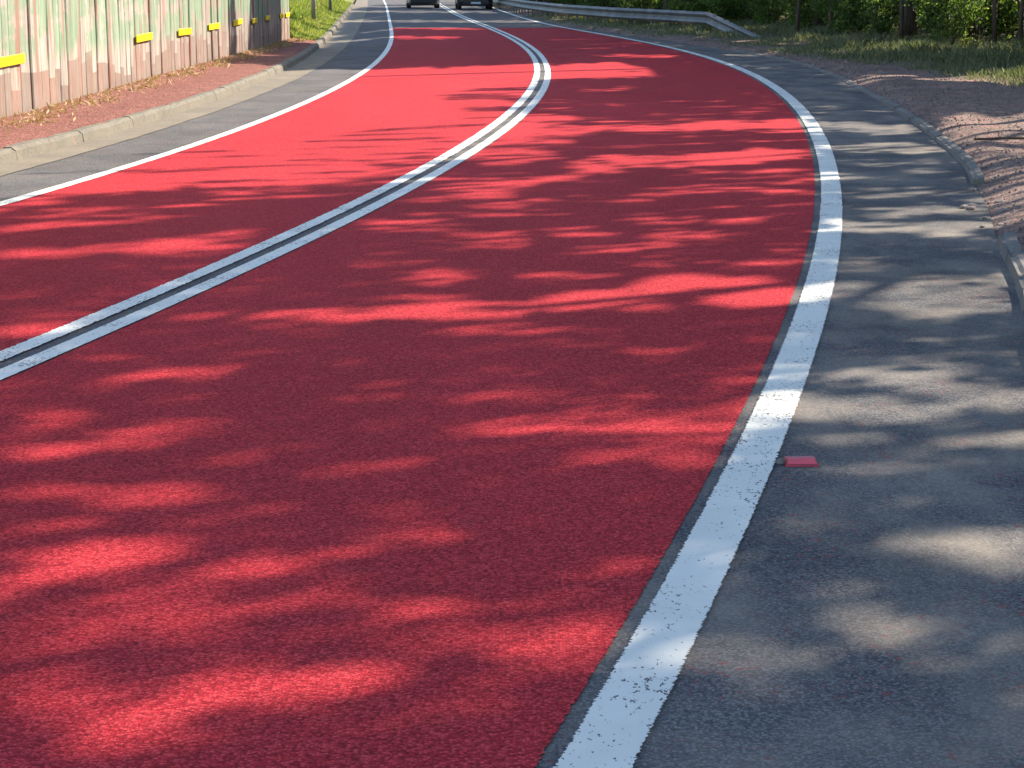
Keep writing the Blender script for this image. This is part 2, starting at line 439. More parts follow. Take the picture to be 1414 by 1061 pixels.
RED_END = 66.0
ysr = yrange(-3, 12, 0.007, 0.0005)[:-1] + yrange(12, RED_END, 0.03, 0.004)
tag(ribbon('red_road_surface', lambda y: EDGE_L(y)+0.03, lambda y: MID(y)-0.158, ysr, 0.004, M['red'], 1, 0.0025), kind='structure')
tag(ribbon('red_road_surface', lambda y: MID(y)+0.158, lambda y: EDGE_R(y)-0.128, ysr, 0.004, M['red'], 1, 0.003), kind='structure')

def marking(name, f, w, y0, y1, m, jit, step):
    def off(s):
        def g_(y):
            d = f.d(y); return f(y) + s*w*0.5*math.sqrt(1+d*d)
        return g_
    ys = yrange(y0, 13, step, 0.0004)[:-1] + yrange(13, y1, max(step, 0.02), 0.003)
    o = ribbon(name, off(-1), off(1), ys, 0.008, m, 1, jit)
    return tag(o, kind='structure')
marking('edge_line', EDGE_R, 0.157, -2, 200, M['line'], 0.0028, 0.0045)
marking('edge_line', EDGE_L, 0.115, 6, 200, M['line'], 0.002, 0.03)
marking('centre_line', Crv([(y, MID(y)-0.096) for y in MID.y]), 0.108, 2, 200, M['line_worn'], 0.003, 0.015)
marking('centre_line', Crv([(y, MID(y)+0.096) for y in MID.y]), 0.108, 2, 200, M['line'], 0.001, 0.02)

# ------------------------------------------------------------------ left side: kerb, verge, bank, wall
def sstep(a, b, x):
    t = min(1, max(0, (x-a)/(b-a))); return t*t*(3-2*t)
def wob(x, y, s=1.0):
    return (math.sin(1.7*x*s+0.6*y*s)+math.sin(0.9*y*s-1.3*x*s+1.1)+math.sin(2.9*y*s+0.7)*0.5+math.sin(5.1*x*s-3.7*y*s)*0.3)/2.8
KH = 0.125
def zl(x, y, u):
    return KH - 0.012 + 0.02*sstep(0.02, 0.3, u) + 0.05*sstep(0.6, 1.0, u) + 0.008*wob(x, y, 3)
ysv = yrange(0, 49.0, 0.25, 0.005)
tag(ribbon('verge', WALL, lambda y: KERB_L(y)-0.13, ysv, 0, M['verge_l'], 10, 0, lambda x,y,u: zl(x,y,1-u)), kind='structure')
def bankz(x, y):
    d = KERB_L(y) - 0.13 - x
    return KH - 0.01 + 0.10*sstep(0, 0.8, d) + 0.42*max(0, min(d-0.7, 6.0)) + 0.08*max(0, d-6.7) + 0.05*wob(x, y, 0.8)*sstep(0.2, 1.5, d)
def hill(x, y):
    b_ = bankz(x, y)
    return max(b_, min(2.9 + 0.05*wob(x, y), b_ + max(0, 48.3-y)*0.75))
def uneven(u): return u**2.2
def grid(name, f0, w, ys, cols, zf, m):
    b = MB(); n = cols+1
    for y in ys:
        x0 = float(f0(y))
        for j in range(n):
            x = x0 + w*uneven(j/cols); b.v.append((x, y, zf(x, y)))
    for i in range(len(ys)-1):
        for j in range(cols):
            q = (i*n+j, i*n+j+1, (i+1)*n+j+1, (i+1)*n+j)
            b.f.append(q if w > 0 else q[::-1])
    return b.build(name, m, smooth=True)
tag(grid('hillside', lambda y: KERB_L(y)-0.13, -60, yrange(49.0, 240, 0.5, 0.01), 40, bankz, M['bank']), kind='structure')
tag(grid('hillside', lambda y: WALL(y)-0.16, -60, yrange(0.8, 49.0, 0.5, 0.01), 36, lambda x, y: hill(x, y)*sstep(0.6, 6.0, y), M['bank']), kind='structure')

def kerb_mesh(name, L, h, w, m, rs, jag=0.006):
    prof = [(0.0,-0.1),(0.03,h*0.72),(0.05,h-0.018),(0.072,h),(w,h),(w,-0.1)]
    b = MB(); rings = []
    for t in np.linspace(0, L, 5):
        rings.append([(-p[0] + rs.normal()*jag*0.5, t, p[1] + (rs.normal()*jag if p[1] > 0 else 0)) for p in prof])
    b.loft(rings)
    return b.mesh(name, m)
kerb = empty('kerb', (KERB_L(30), 30, 0)); tag(kerb, kind='structure')
kms = [kerb_mesh('kerb_stone', 0.998, KH, 0.15, M['kerb'], NR, 0.003) for _ in range(4)]
y = 1.0
while y < 118:
    o = link('kerb_stone', kms[R.randrange(4)], kerb)
    d = KERB_L.d(y+0.5); L_ = math.sqrt(1+d*d)
    o.matrix_parent_inverse = Matrix.Identity(4)
    o.location = (KERB_L(y)+R.uniform(-.004,.004)-kerb.location.x, y-30, R.uniform(-.004,.003))
    o.rotation_euler = (0, R.uniform(-.02,.02), -math.atan(d))
    y += 1.0/L_

# wall of upright boards, the remains of a mural on them, a row of yellow strips
wall = empty('board_wall', (WALL(30), 30, 0))
tag(wall, 'tall weathered board wall with faded green and white mural paint', 'wall')
def board_mesh(w, h, th, rs):
    n = 7; b = MB(); rings = []
    for i in range(n):
        z = -0.15 + (h+0.15)*i/(n-1)
        o1 = rs.normal()*0.004; k = rs.normal()*0.002
        rings.append([(-th+o1, 0.006+k, z), (-0.012+o1, 0.006+k, z), (o1, 0.022+k, z), (o1+0.003, w*0.5, z), (o1, w-0.022+k, z), (-0.012+o1, w-0.006+k, z), (-th+o1, w-0.006+k, z)])
    b.loft(rings)
    return b.mesh('board', M['wall'])
bws = [0.30, 0.36, 0.42, 0.26, 0.38]
bms = [[board_mesh(w, 3.05 + NR.uniform(-.05,.08), 0.09, NR) for _ in range(2)] for w in bws]
y = 0.6
while y < 48.4:
    k = R.randrange(5); w = bws[k]
    d = WALL.d(y+w/2); a = math.atan(d)
    o = link('board', bms[k][R.randrange(2)], wall)
    o.location = (WALL(y)-wall.location.x+R.uniform(-.018,.012), y-30, 0.0)
    o.rotation_euler = (0, R.uniform(-.006,.006), -a)
    y += w*math.cos(a)
def strip_mesh():
    b = MB(); b.box(0.004, 0.020, 0, 1.28, -0.055, 0.055)
    me = b.mesh('yellow_strip', M['yellow']); return bevel(me, 0.006)
sm = strip_mesh()
for y in (16.6, 20.35, 24.4, 28.2, 31.8, 35.0, 38.1, 40.9, 43.2, 46.0, 47.25):
    if y == 24.4: continue
    o = link('yellow_strip', sm, wall)
    d = WALL.d(y+0.6)
    o.location = (WALL(y)-wall.location.x+0.018, y-30, 0.775+R.uniform(-.012,.012)); o.rotation_euler = (R.uniform(-.015,.015), 0, -math.atan(d))
    if y > 40: o.scale = (1, 0.62, 0.95)

# dry straw and litter at the foot of the wall
n = 4200
yy = NR.uniform(13, 48.5, n); e = np.abs(NR.normal(0, 0.20, n))
xx = WALL(yy) + 0.04 + e + 0.10*np.sin(yy*1.9)*(e > .1)
P = np.stack([xx, yy, np.array([zl(a, b, 0.75) for a, b in zip(xx, yy)]) + NR.uniform(0.0, 0.05, n)], 1)
V = leaf_verts(P, NR.uniform(.04,.15,n), NR.uniform(.005,.022,n), NR)
o = link('straw_litter', np_mesh('straw_litter', V, 4, M['straw'])); tag(o, 'dry yellow straw and leaves along the foot of the wall', 'straw', kind='stuff')

# grass on the bank beyond the wall
n = 26000
yy = 48.8 + 75*NR.uniform(0, 1, n)**1.5
dd = 0.05 + 7*NR.uniform(0, 1, n)**1.6
xx = KERB_L(yy) - 0.15 - dd
P = np.stack([xx, yy, np.array([bankz(a, b) for a, b in zip(xx, yy)]) - 0.02], 1)
sc = np.clip(0.6 + 0.5*np.sin(xx*1.1)*np.sin(yy*0.7) + NR.uniform(0,.5,n), 0.25, 1.6)*np.clip(dd/0.9, 0.35, 1)
V = blade_verts(P, 0.26*sc, 0.035+0.02*NR.uniform(0,1,n), NR, 0.45)
o = link('bank_grass', np_mesh('bank_grass', V, 5, M['grass_l'])); tag(o, 'sunlit yellow green grass on the bank beyond the wall', 'grass', kind='stuff')

# two poles on the bank
for (x, y, r, lab) in ((-6.75, 66.5, 0.078, 'nearer of two bare grey poles on the grassy bank'), (-8.0, 86.0, 0.075, 'farther of two bare grey poles on the grassy bank')):
    z0 = bankz(x, y)
    t = empty('utility_pole', (x, y, z0-0.05)); tag(t, lab, 'pole', 'poles on the grassy bank')
    b = MB(); pts = [(0.01*math.sin(k), 0.008*math.cos(k*2), 0.9*k) for k in range(9)]
    b.tube(pts, [r*(1-0.02*k) for k in range(9)], 10); b.build('shaft', M['pole'], t, smooth=True)
    b = MB(); b.box(-0.9, 0.9, -0.05, 0.05, 6.7, 6.82); bo = b.build('cross_arm', M['pole'], t)
    for xx_ in (-0.8, 0.0, 0.8):
        b = MB(); b.tube([(xx_,0,6.82),(xx_,0,6.9),(xx_,0,6.93),(xx_,0,7.0)], [.02,.02,.045,.03], 8); b.build('insulator', M['steel'], t)

# ------------------------------------------------------------------ right side: verge, kerb, grass, guardrail
GLO = Crv([(-12,5.5),(5,6.5),(20,7.6),(28.7,7.5),(30.4,7.3),(32.8,7.15),(35.7,6.9),(37.4,6.5),(39.4,6.0),(41.6,5.66),(45,5.2),(51,4.55),(59.5,3.3),(69,2.0),(81,1.05),(96,0.3),(120,-0.9),(160,-3.5),(260,-10)])
def zr(x, y):
    d = x - KERB_R(y)
    z = -0.012 + 0.042*sstep(0, 0.25, d) + 0.05*sstep(0.1, 0.5, d) + 0.03*wob(x, y, 2.2)*sstep(0.1, 0.8, d) + 0.05*sstep(1.2, 4.5, d)*(0.7+0.5*wob(x, y, 0.6))
    f = x - FOREST(y)
    return z + 0.25*sstep(0, 6, f) + 0.06*max(0, f-3)
ysz = yrange(-10, 52, 0.16, 0.006)+yrange(52.5, 240, 0.6, 0.01)
tag(ribbon('verge', lambda y: KERB_R(y)+0.02, lambda y: FOREST(y)+0.7, ysz, 0, M['verge_r'], 44, 0, lambda x,y,u: zr(x,y)), kind='structure')
tag(grid('forest_floor', lambda y: FOREST(y)+0.7, 55, yrange(-10, 240, 0.6, 0.01), 40, zr, M['floor']), kind='structure')
kr = empty('kerb', (KERB_R(25), 25, 0)); tag(kr, kind='structure')
krm = [kerb_mesh('kerb_stone', 0.897, 0.05, 0.12, M['kerb_grey'], NR, 0.0025) for _ in range(4)]
y = 6.0
while y < 44:
    o = link('kerb_stone', krm[R.randrange(4)], kr)
    d = KERB_R.d(y+0.4); s_ = math.sqrt(1+d*d)
    buried = 11.5 < y < 15.4
    o.location = (KERB_R(y)-kr.location.x+R.uniform(-.005,.005)+(0.05 if buried else 0), y-25, -0.065+R.uniform(-.01,.012) if buried else R.uniform(-.005,.005) - 0.015*(y > 26) + 0.02*(y < 11.5))
    o.rotation_euler = (R.uniform(-.012,.012), R.uniform(-.012,.012), -math.atan(d)+math.pi+R.uniform(-.008,.008))
    # meshes run along +y with the face towards -x; turned round so that the face looks at the road
    o.location.y += 0.88/s_; o.location.x += 0.88*d/s_
    y += 0.9/s_
# rubble where the kerb is broken
def rock_mesh(rs):
    bm = bmesh.new(); bmesh.ops.create_icosphere(bm, subdivisions=1, radius=1)
    for v in bm.verts: v.co *= 1+rs.normal()*0.16; v.co.z *= 0.6
    me = bpy.data.meshes.new('rubble_stone'); bm.to_mesh(me); bm.free(); me.materials.append(M['stone']); return me
rocks = [rock_mesh(NR) for _ in range(4)]
for i in range(14):
    y = R.uniform(11.2, 15.6); x = KERB_R(y) + R.gauss(0.06, 0.10)
    s_ = R.uniform(.018, .06)
    o = link('rubble_stone', rocks[i % 4], None, (x, y, zr(x, y) if x > KERB_R(y) else 0.01))
    o.scale = (s_*R.uniform(.8,1.5), s_, s_*R.uniform(.6,1)); o.rotation_euler = (0,0,R.uniform(0,6))
    tag(o, 'small grey rubble stone where the right kerb has broken away', 'stone', 'rubble by the broken kerb')
# gravel over the bare verge
n = 9000
yy = 5 + 38*NR.uniform(0,1,n)**1.3; uu = NR.uniform(0,1,n)**1.3
xx = KERB_R(yy) + 0.03 + uu*np.maximum(0.4, GLO(yy)-KERB_R(yy))
P = np.stack([xx, yy, np.array([zr(a,b) for a,b in zip(xx,yy)])+0.004], 1)
V = leaf_verts(P, NR.uniform(.012,.045,n), NR.uniform(.012,.03,n), NR)
tag(link('gravel', np_mesh('gravel', V, 4, M['stone'])), 'loose gravel and chips on the bare red brown verge', 'gravel', kind='stuff')
# verge grass
n = 42000
yy = 26.5 + 60*NR.uniform(0,1,n)**1.35
gl = GLO(yy); gh = FOREST(yy)+1.5
uu = NR.uniform(0,1,n)
xx = gl + NR.normal(0,0.14,n) + uu*(gh-gl)
P = np.stack([xx, yy, np.array([zr(a,b) for a,b in zip(xx,yy)])-0.02], 1)
hh = (0.10+0.22*np.clip(uu*3,0.15,1))*np.clip(0.7+0.55*np.sin(xx*2.3+1)*np.sin(yy*1.1)+NR.uniform(0,.5,n),0.3,1.5)
hh = hh*np.where((yy > 46) & (xx < FOREST(yy)-0.4), 0.55, 0.68)*np.where((yy > 43) & (yy < 54) & (xx < 7.2), 0.55, 1.0)
V = blade_verts(P, hh, 0.016+0.018*NR.uniform(0,1,n), NR, 0.5)
tag(link('verge_grass', np_mesh('verge_grass', V, 5, M['grass'])), 'rough green grass strip between the bare verge and the trees', 'grass', kind='stuff')
# stick lying on the verge
t = empty('fallen_stick', (4.9, 18.9, zr(4.9, 18.9)+0.02)); tag(t, 'thin dark stick lying across the bare right verge', 'stick')
b = MB(); b.tube([(-0.35,0.10,0),(-0.1,0.04,0.015),(0.3,-0.03,0.02),(0.8,-0.15,0.02),(1.3,-0.2,0.03)], [.012,.014,.013,.010,.004], 6); b.build('stem', M['bark'], t)
b = MB(); b.tube([(0.3,-0.03,0.02),(0.5,0.1,0.05),(0.75,0.16,0.04)], [.008,.006,.003], 5); b.build('twig', M['bark'], t)

# guardrail
RAILP = [Vector(p) for p in [(6.74,51.2,-0.13),(5.86,58.2,0.47),(5.20,61.2,0.47),(4.5,63.9,0.47),(3.55,67.0,0.47),(1.95,75.5,0.47),(0.62,88.0,0.47),(-0.22,99.0,0.47),(-1.65,123.0,0.47),(-3.4,150,0.47)]]
cum = [0.0]
for a, b_ in zip(RAILP, RAILP[1:]): cum.append(cum[-1] + (b_-a).length)
def rail_at(s):
    for i in range(len(RAILP)-1):
        if s <= cum[i+1] or i == len(RAILP)-2:
            t = (s-cum[i])/(cum[i+1]-cum[i]); return RAILP[i].lerp(RAILP[i+1], t), (RAILP[i+1]-RAILP[i]).normalized()
def rail_dir(s):
    a, _ = rail_at(max(0, s-1.0)); b2, _ = rail_at(s+1.0); return (b2-a).normalized()
WPROF = [(-0.0,-0.155),(-0.055,-0.125),(-0.075,-0.095),(-0.055,-0.06),(-0.012,-0.02),(-0.012,0.02),(-0.055,0.06),(-0.075,0.095),(-0.055,0.125),(0.0,0.155)]
WPROF = [(x_*1.1, z_*1.22) for x_, z_ in WPROF]
rail = empty('guardrail', (RAILP[1].x, RAILP[1].y, 0)); tag(rail, 'galvanised crash barrier with its end sloping down into the grass', 'guardrail')
org = Vector((RAILP[1].x, RAILP[1].y, 0))
def rail_piece(name, s0, s1, ns):
    b = MB(); rings = []
    for k in range(ns+1):
        s = s0 + (s1-s0)*k/ns
        p, d = rail_at(s); d = rail_dir(s) if s > cum[1]+1.2 else d
        side = Vector((d.y, -d.x, 0)).normalized()
        rings.append([p - org + side*(-0.0) + side*(q[0]) + Vector((0,0,q[1])) for q in WPROF] + [p - org + side*(q[0]+0.008) + Vector((0,0,q[1])) for q in reversed(WPROF)])
    b.loft(rings); return b.build(name, M['steel'], rail)
rail_piece('end_ramp', 0, cum[1], 4)
s = cum[1]; k = 0
while s < cum[-1]-4:
    rail_piece('rail_section', s, s+4.0, 4); s += 4.0
pm = MB(); pm.box(0.012, 0.075, -0.05, 0.05, -0.3, 0.70); pm = pm.mesh('post', M['post'])
s = 1.6
while s < cum[-1]-6:
    p, _ = rail_at(s); d = rail_dir(s)
    o = link('post', pm, rail); o.location = (p.x-org.x, p.y-org.y, min(p.z,0.47)-0.50); o.rotation_euler = (0,0,math.atan2(-d.x, d.y))
    s += 1.6
bo = MB()
bo.tube([(-0.03,0,0),(-0.005,0,0)], [.018,.018], 6)
bom = bo.mesh('bolt', M['post'])
s = cum[1]+0.1
while s < cum[1]+30:
    p, _ = rail_at(s); d = rail_dir(s)
    o = link('bolt', bom, rail); o.location = (p.x-org.x, p.y-org.y, p.z); o.rotation_euler = (0,0,math.atan2(-d.x, d.y))
    s += 4.0

# red road stud beside the edge line
st = empty('road_stud', (1.0, 6.46, 0.0), 0.04); tag(st, 'small red reflective road stud on the asphalt beside the edge line', 'road stud')
b = MB(); b.loft([[(-.058,-.045,.001),(.058,-.045,.001),(.058,.05,.001),(-.058,.05,.001)],[(-.054,-.042,.008),(.054,-.042,.008),(.054,.046,.008),(-.054,.046,.008)],[(-.050,-.012,.023),(.050,-.012,.023),(.050,.022,.023),(-.050,.022,.023)]])
M['stud'] = plain('red_stud_plastic', (0.42,0.035,0.055), 0.45, 0, 0.1, 20)
M['stud_face'] = plain('red_reflector', (0.62,0.03,0.06), 0.18, 0, 0.05, 60, 0.8)
b.build('housing', M['stud'], st)
b = MB(); b.quad((-.050,-.0405,.0098),(.050,-.0405,.0098),(.047,-.0135,.0232),(-.047,-.0135,.0232)); b.build('reflector', M['stud_face'], st)
b = MB(); b.tube([(-.083,.0,.004),(-.066,.0,.006),(-.055,.0,.005)], [.012,.016,.012], 6); b.build('glue_pad', M['kerb_grey'], st)

# ------------------------------------------------------------------ trees along the right side; their gaps let the sun through to the road
# patches of sunlight on the ground: x0 y0 x1 y1 half-depth light (metres)
GAPS = np.array([[float(v) for v in r.split()] for r in """-3.43 12.78 -2.39 13.49 0.22 0.66;-3.12 11.61 -2.37 11.83 0.28 0.88;-2.42 11.83 -1.74 12.52 0.26 0.88;-2.24 11.61 -1.70 11.90 0.18 0.75;-2.14 12.34 -1.78 12.41 0.16 0.48;-2.71 10.03 -2.41 10.08 0.10 0.48;-2.51 9.27 -2.19 9.41 0.07 0.57;-2.45 9.05 -2.12 9.25 0.27 1.00;-2.22 10.27 -1.87 10.48 0.11 0.38;-1.64 9.37 -1.34 9.71 0.16 0.66;-1.29 9.43 -0.71 9.43 0.16 0.84;-0.76 9.58 -0.21 9.69 0.26 1.00;-1.00 9.80 -0.56 9.89 0.13 0.48;-0.39 9.58 0.73 9.92 0.34 0.96;0.67 10.10 1.54 10.27 0.59 1.00;-0.30 9.13 0.19 9.17 0.15 0.71;1.08 9.27 1.37 9.35 0.09 0.48;-1.78 7.85 -1.24 8.08 0.18 0.71;-1.16 8.47 -0.94 8.50 0.08 0.55;-0.65 7.46 -0.43 7.50 0.10 0.63;-1.89 6.90 -1.66 7.20 0.32 0.77;-1.83 6.68 -1.29 6.84 0.20 0.95;-1.49 6.90 -1.10 6.96 0.14 0.59;-1.35 6.00 -1.04 6.07 0.12 0.71;-1.67 6.07 -1.37 6.08 0.11 0.59;-1.57 5.66 -1.23 5.73 0.13 0.89;-1.08 5.66 -0.76 5.76 0.11 0.74;-1.46 5.24 -1.01 5.36 0.24 1.00;-0.98 5.21 -0.37 5.29 0.20 0.89;-1.24 4.83 -0.68 4.93 0.16 0.67;-0.92 4.89 -0.44 4.93 0.11 0.77;-1.30 4.62 -1.01 4.67 0.14 0.50;-0.50 4.56 -0.22 4.64 0.11 0.50;-1.11 4.09 -0.75 4.17 0.18 1.00;-0.94 4.24 -0.33 4.36 0.20 0.97;-0.78 4.15 -0.39 4.31 0.14 0.95;-0.47 4.09 -0.18 4.15 0.07 0.87;-1.18 4.29 -0.89 4.38 0.10 0.59;-1.00 3.84 -0.70 3.88 0.05 0.77;-0.40 4.85 -0.03 4.91 0.09 0.92;-0.16 4.70 0.10 4.77 0.11 0.95;-0.01 4.61 0.30 4.64 0.23 0.92;-0.10 4.34 0.16 4.38 0.10 0.59;-0.35 4.27 -0.23 4.29 0.07 0.89;-0.36 4.09 -0.18 4.15 0.08 0.92;-0.20 4.18 -0.03 4.23 0.06 0.63;0.25 5.21 0.42 5.26 0.08 0.63;-0.47 5.21 -0.35 5.26 0.16 0.84;-0.45 5.58 -0.19 5.62 0.11 0.45;0.36 7.02 0.89 7.08 0.27 1.00;0.27 7.55 0.57 7.64 0.12 0.71;-0.25 7.55 0.01 7.60 0.10 0.71;-0.18 7.04 0.25 7.04 0.14 0.71;0.88 7.81 1.03 7.88 0.26 0.84;0.24 6.55 0.70 6.57 0.11 0.55;-0.27 6.42 0.03 6.47 0.14 0.45;0.53 8.44 0.69 8.47 0.13 0.63;-0.59 7.43 -0.28 7.55 0.12 0.55;1.75 42.34 3.56 41.95 0.79 0.70;0.83 35.34 2.45 35.91 2.56 1.00;1.01 29.12 1.83 29.51 0.58 0.50;1.24 25.75 1.47 25.75 0.30 0.50;0.43 21.40 2.07 21.83 0.53 0.85;1.91 21.83 3.40 22.38 0.66 1.00;-0.06 22.72 0.81 23.32 0.60 0.80;-0.32 19.34 0.62 19.86 0.70 0.80;0.54 17.36 1.69 17.78 0.56 0.80;1.63 17.78 2.94 18.61 0.53 1.00;-0.45 17.92 0.37 18.37 0.60 0.85;0.52 16.51 0.96 16.70 0.25 0.60;1.59 16.70 2.62 16.82 0.19 0.50;1.14 15.30 2.41 15.08 0.21 0.70;-0.36 14.20 0.29 14.39 0.23 0.50;0.75 14.29 1.05 14.39 0.19 0.50;-0.75 13.49 0.27 13.66 0.17 0.80;-1.03 13.13 -0.54 13.29 0.40 1.00;0.70 13.37 1.31 13.66 0.25 0.55;1.40 13.29 1.73 13.29 0.20 0.80;-0.56 12.63 0.06 12.41 0.32 0.66;-0.30 11.96 0.06 12.06 0.22 0.57;0.30 12.56 0.66 12.67 0.16 0.84;0.91 12.48 1.38 12.67 0.24 0.66;0.40 11.93 1.02 12.00 0.22 0.71;-0.88 11.19 -0.52 11.27 0.13 0.48;-0.56 10.69 -0.25 10.61 0.23 0.62;0.01 10.69 0.53 10.79 0.15 0.75;0.78 11.13 1.03 11.13 0.10 0.48;1.31 11.13 1.73 11.25 0.29 0.57;1.59 11.83 1.84 11.90 0.22 0.57;-0.28 15.68 0.56 15.97 0.34 0.60;-0.62 15.30 0.08 15.51 0.33 0.60;5.22 30.73 6.55 32.05 0.66 0.90;3.96 25.17 4.32 25.17 0.29 0.60;4.45 24.48 4.84 24.61 0.27 0.60;3.49 21.72 4.55 21.72 0.75 0.90;3.17 19.01 4.27 19.17 0.50 0.85;3.16 17.36 3.97 17.78 0.28 0.50;3.41 16.82 3.77 16.89 0.19 0.60;2.68 14.98 3.66 15.19 0.37 0.60;2.52 13.79 3.39 13.93 0.35 0.70;2.19 12.89 3.24 13.01 0.38 0.96;2.71 12.48 3.11 12.41 0.16 0.84;2.76 11.90 3.00 11.87 0.11 0.84;1.89 11.19 2.24 11.25 0.23 0.48;2.05 10.55 2.81 10.63 0.26 0.57;1.53 10.08 2.64 9.96 0.44 0.79;1.80 8.81 2.06 8.81 0.11 0.71;1.07 8.08 1.25 8.03 0.14 0.84;4.60 20.90 6.32 22.38 0.95 1.00;4.38 19.51 5.83 20.61 0.82 1.00;4.12 17.57 5.12 18.07 0.58 0.70;3.75 15.51 4.54 15.97 0.79 0.60;3.48 14.20 4.11 14.43 0.47 0.80;3.27 13.21 3.81 13.37 0.24 0.80;2.78 10.66 3.07 10.71 0.26 0.92;1.30 7.96 1.64 7.84 0.18 0.84;1.75 8.08 2.06 7.69 0.33 0.81;1.60 7.78 2.21 7.60 0.25 0.97;1.04 7.60 1.23 7.55 0.12 0.63;0.93 7.20 1.72 7.24 0.30 0.92;1.00 6.95 1.32 6.90 0.14 0.84;1.46 6.94 2.02 6.90 0.21 0.92;0.78 5.62 1.02 5.62 0.16 0.45;1.11 5.48 1.63 5.45 0.18 0.87;1.13 5.28 1.43 5.26 0.14 0.81;0.86 5.10 1.03 5.10 0.11 0.59;1.23 5.08 1.34 5.04 0.08 0.84;0.85 4.80 1.08 4.80 0.15 0.63;0.38 4.54 0.51 4.59 0.20 0.92;0.50 4.48 0.78 4.50 0.12 0.71;0.83 4.53 1.13 4.58 0.12 0.77;1.13 4.41 1.34 4.40 0.10 0.92;0.50 4.28 0.62 4.30 0.09 0.67;-3.96 65.86 -1.37 64.91 1.42 0.80;-3.33 55.36 -1.46 54.69 1.48 0.80;-8.20 77.08 1.21 75.79 2.07 0.80;-4.95 49.85 -3.37 56.05 0.99 0.90;-5.18 55.36 -3.90 64.91 1.27 0.90;-6.48 72.16 -5.58 87.50 2.21 0.90;4.66 42.75 5.82 41.95 0.60 0.50;4.22 37.40 4.84 36.79 0.61 0.40;-8.32 98.96 0.47 96.84 3.17 0.80;-10.25 116.78 -0.30 113.85 4.40 0.80;-2.13 14.98 -0.65 16.14 0.14 0.75;-3.39 13.84 -2.03 14.25 0.14 0.75;-3.61 13.49 -2.62 13.66 0.13 0.60;-2.24 14.53 -1.07 15.08 0.10 0.60;-0.05 20.42 0.73 20.80 0.38 0.70;-0.80 14.48 -0.04 14.98 0.15 0.60""".split(';')])
DARKS = np.array([[float(v) for v in r.split()] for r in """-0.84 27.51 0.28 27.17 0.67 0.25;-0.53 24.75 0.07 25.03 0.42 0.20;-1.65 21.20 -0.14 22.38 0.13 0.30;-0.72 28.93 0.59 29.90 0.39 0.10;-1.41 15.74 -0.61 16.57 0.12 0.20;-2.35 15.30 -1.28 15.57 0.11 0.20;-3.35 14.34 -2.27 14.78 0.10 0.20;-1.19 16.89 -0.58 17.78 0.10 0.30;-1.13 45.33 1.31 48.25 3.91 0.00;-2.28 37.72 0.78 39.72 0.67 0.10;-2.25 41.18 1.54 44.44 3.69 0.00;-2.88 47.74 1.02 51.56 3.84 0.00""".split(';')])
_rg = np.random.RandomState(5)
extra = []
for i in range(70):                      # scattered flecks
    y = _rg.uniform(12.5, 27); x = MID(y) + _rg.uniform(0.0, 3.6); l = _rg.uniform(.2, .8)
    extra.append((x-l/2, y-l*.18, x+l/2, y+l*.18, _rg.uniform(.04,.12), _rg.uniform(.35,.8)))
for i in range(60):
    y = _rg.uniform(44, 115); x = MID(y) + _rg.uniform(0, 7); l = _rg.uniform(.5, 2.0)
    extra.append((x-l/2, y-l*.25, x+l/2, y+l*.25, _rg.uniform(.1,.35), _rg.uniform(.2,.6)))
for i in range(40):
    y = _rg.uniform(3.5, 13); x = _rg.uniform(-3, 3.5); l = _rg.uniform(.15, .5)
    extra.append((x-l/2, y-l*.2, x+l/2, y+l*.2, _rg.uniform(.03,.07), _rg.uniform(.1,.35)))
for i in range(190):                     # finer ones in the middle distance
    y = _rg.uniform(12.5, 26); x = MID(y) + _rg.uniform(-0.3, 3.8); l = _rg.uniform(.15, .9)
    extra.append((x-l/2, y-l*.16, x+l/2, y+l*.16, _rg.uniform(.02,.055), _rg.uniform(.4,.9)))
GAPS = np.concatenate([GAPS, np.array(extra)])
fl = []
for i in range(230):                     # twigs and leaves crossing the sunny patches
    g0 = GAPS[_rg.randint(143)]; u = _rg.uniform(0, 1); x = g0[0]+(g0[2]-g0[0])*u; y = g0[1]+(g0[3]-g0[1])*u + _rg.uniform(-1, 1)*g0[4]
    l = _rg.uniform(.1, .5); fl.append((x-l/2, y-l*.17, x+l/2, y+l*.17, _rg.uniform(.012,.035)*(1+y/14), _rg.uniform(0,.3)))
for i in range(60):
    y = 13.5 + 8*_rg.uniform(0,1)**2; x = MID(y) - _rg.uniform(-.6, 2.8); l = _rg.uniform(.3, 1.6)
    fl.append((x-l/2, y-l*.17, x+l/2, y+l*.17, _rg.uniform(.02,.07), _rg.uniform(0,.4)))
DARKS = np.concatenate([DARKS, np.array(fl)])
ALLG = np.concatenate([np.c_[GAPS, np.zeros(len(GAPS))], np.c_[DARKS, np.ones(len(DARKS))]])
CLEAR = np.array([(-14.1,34.3),(-4.11,35.3),(-2.01,36.6),(0.47,38.5),(1.33,38.4),(2.39,37.1),(2.3,33.7),(1.0,32.3),(0.44,30.9),(0.28,26.5),(0.08,23.8),(0.72,23.1),(0.1,20.4),(-0.45,17.8),(-0.89,16.0),(-1.36,15.85),(-2.03,15.1),(-2.65,14.7),(-3.5,14.3),(-4.2,13.6),(-8.0,10.0),(-20,8)])
def inpoly(px, py, poly):
    c = np.zeros(len(px), bool); n = len(poly)
    for i in range(n):
        x1, y1 = poly[i]; x2, y2 = poly[(i+1) % n]
        cond = ((y1 > py) != (y2 > py)) & (px < (x2-x1)*(py-y1)/(y2-y1+1e-12)+x1)
        c ^= cond
    return c
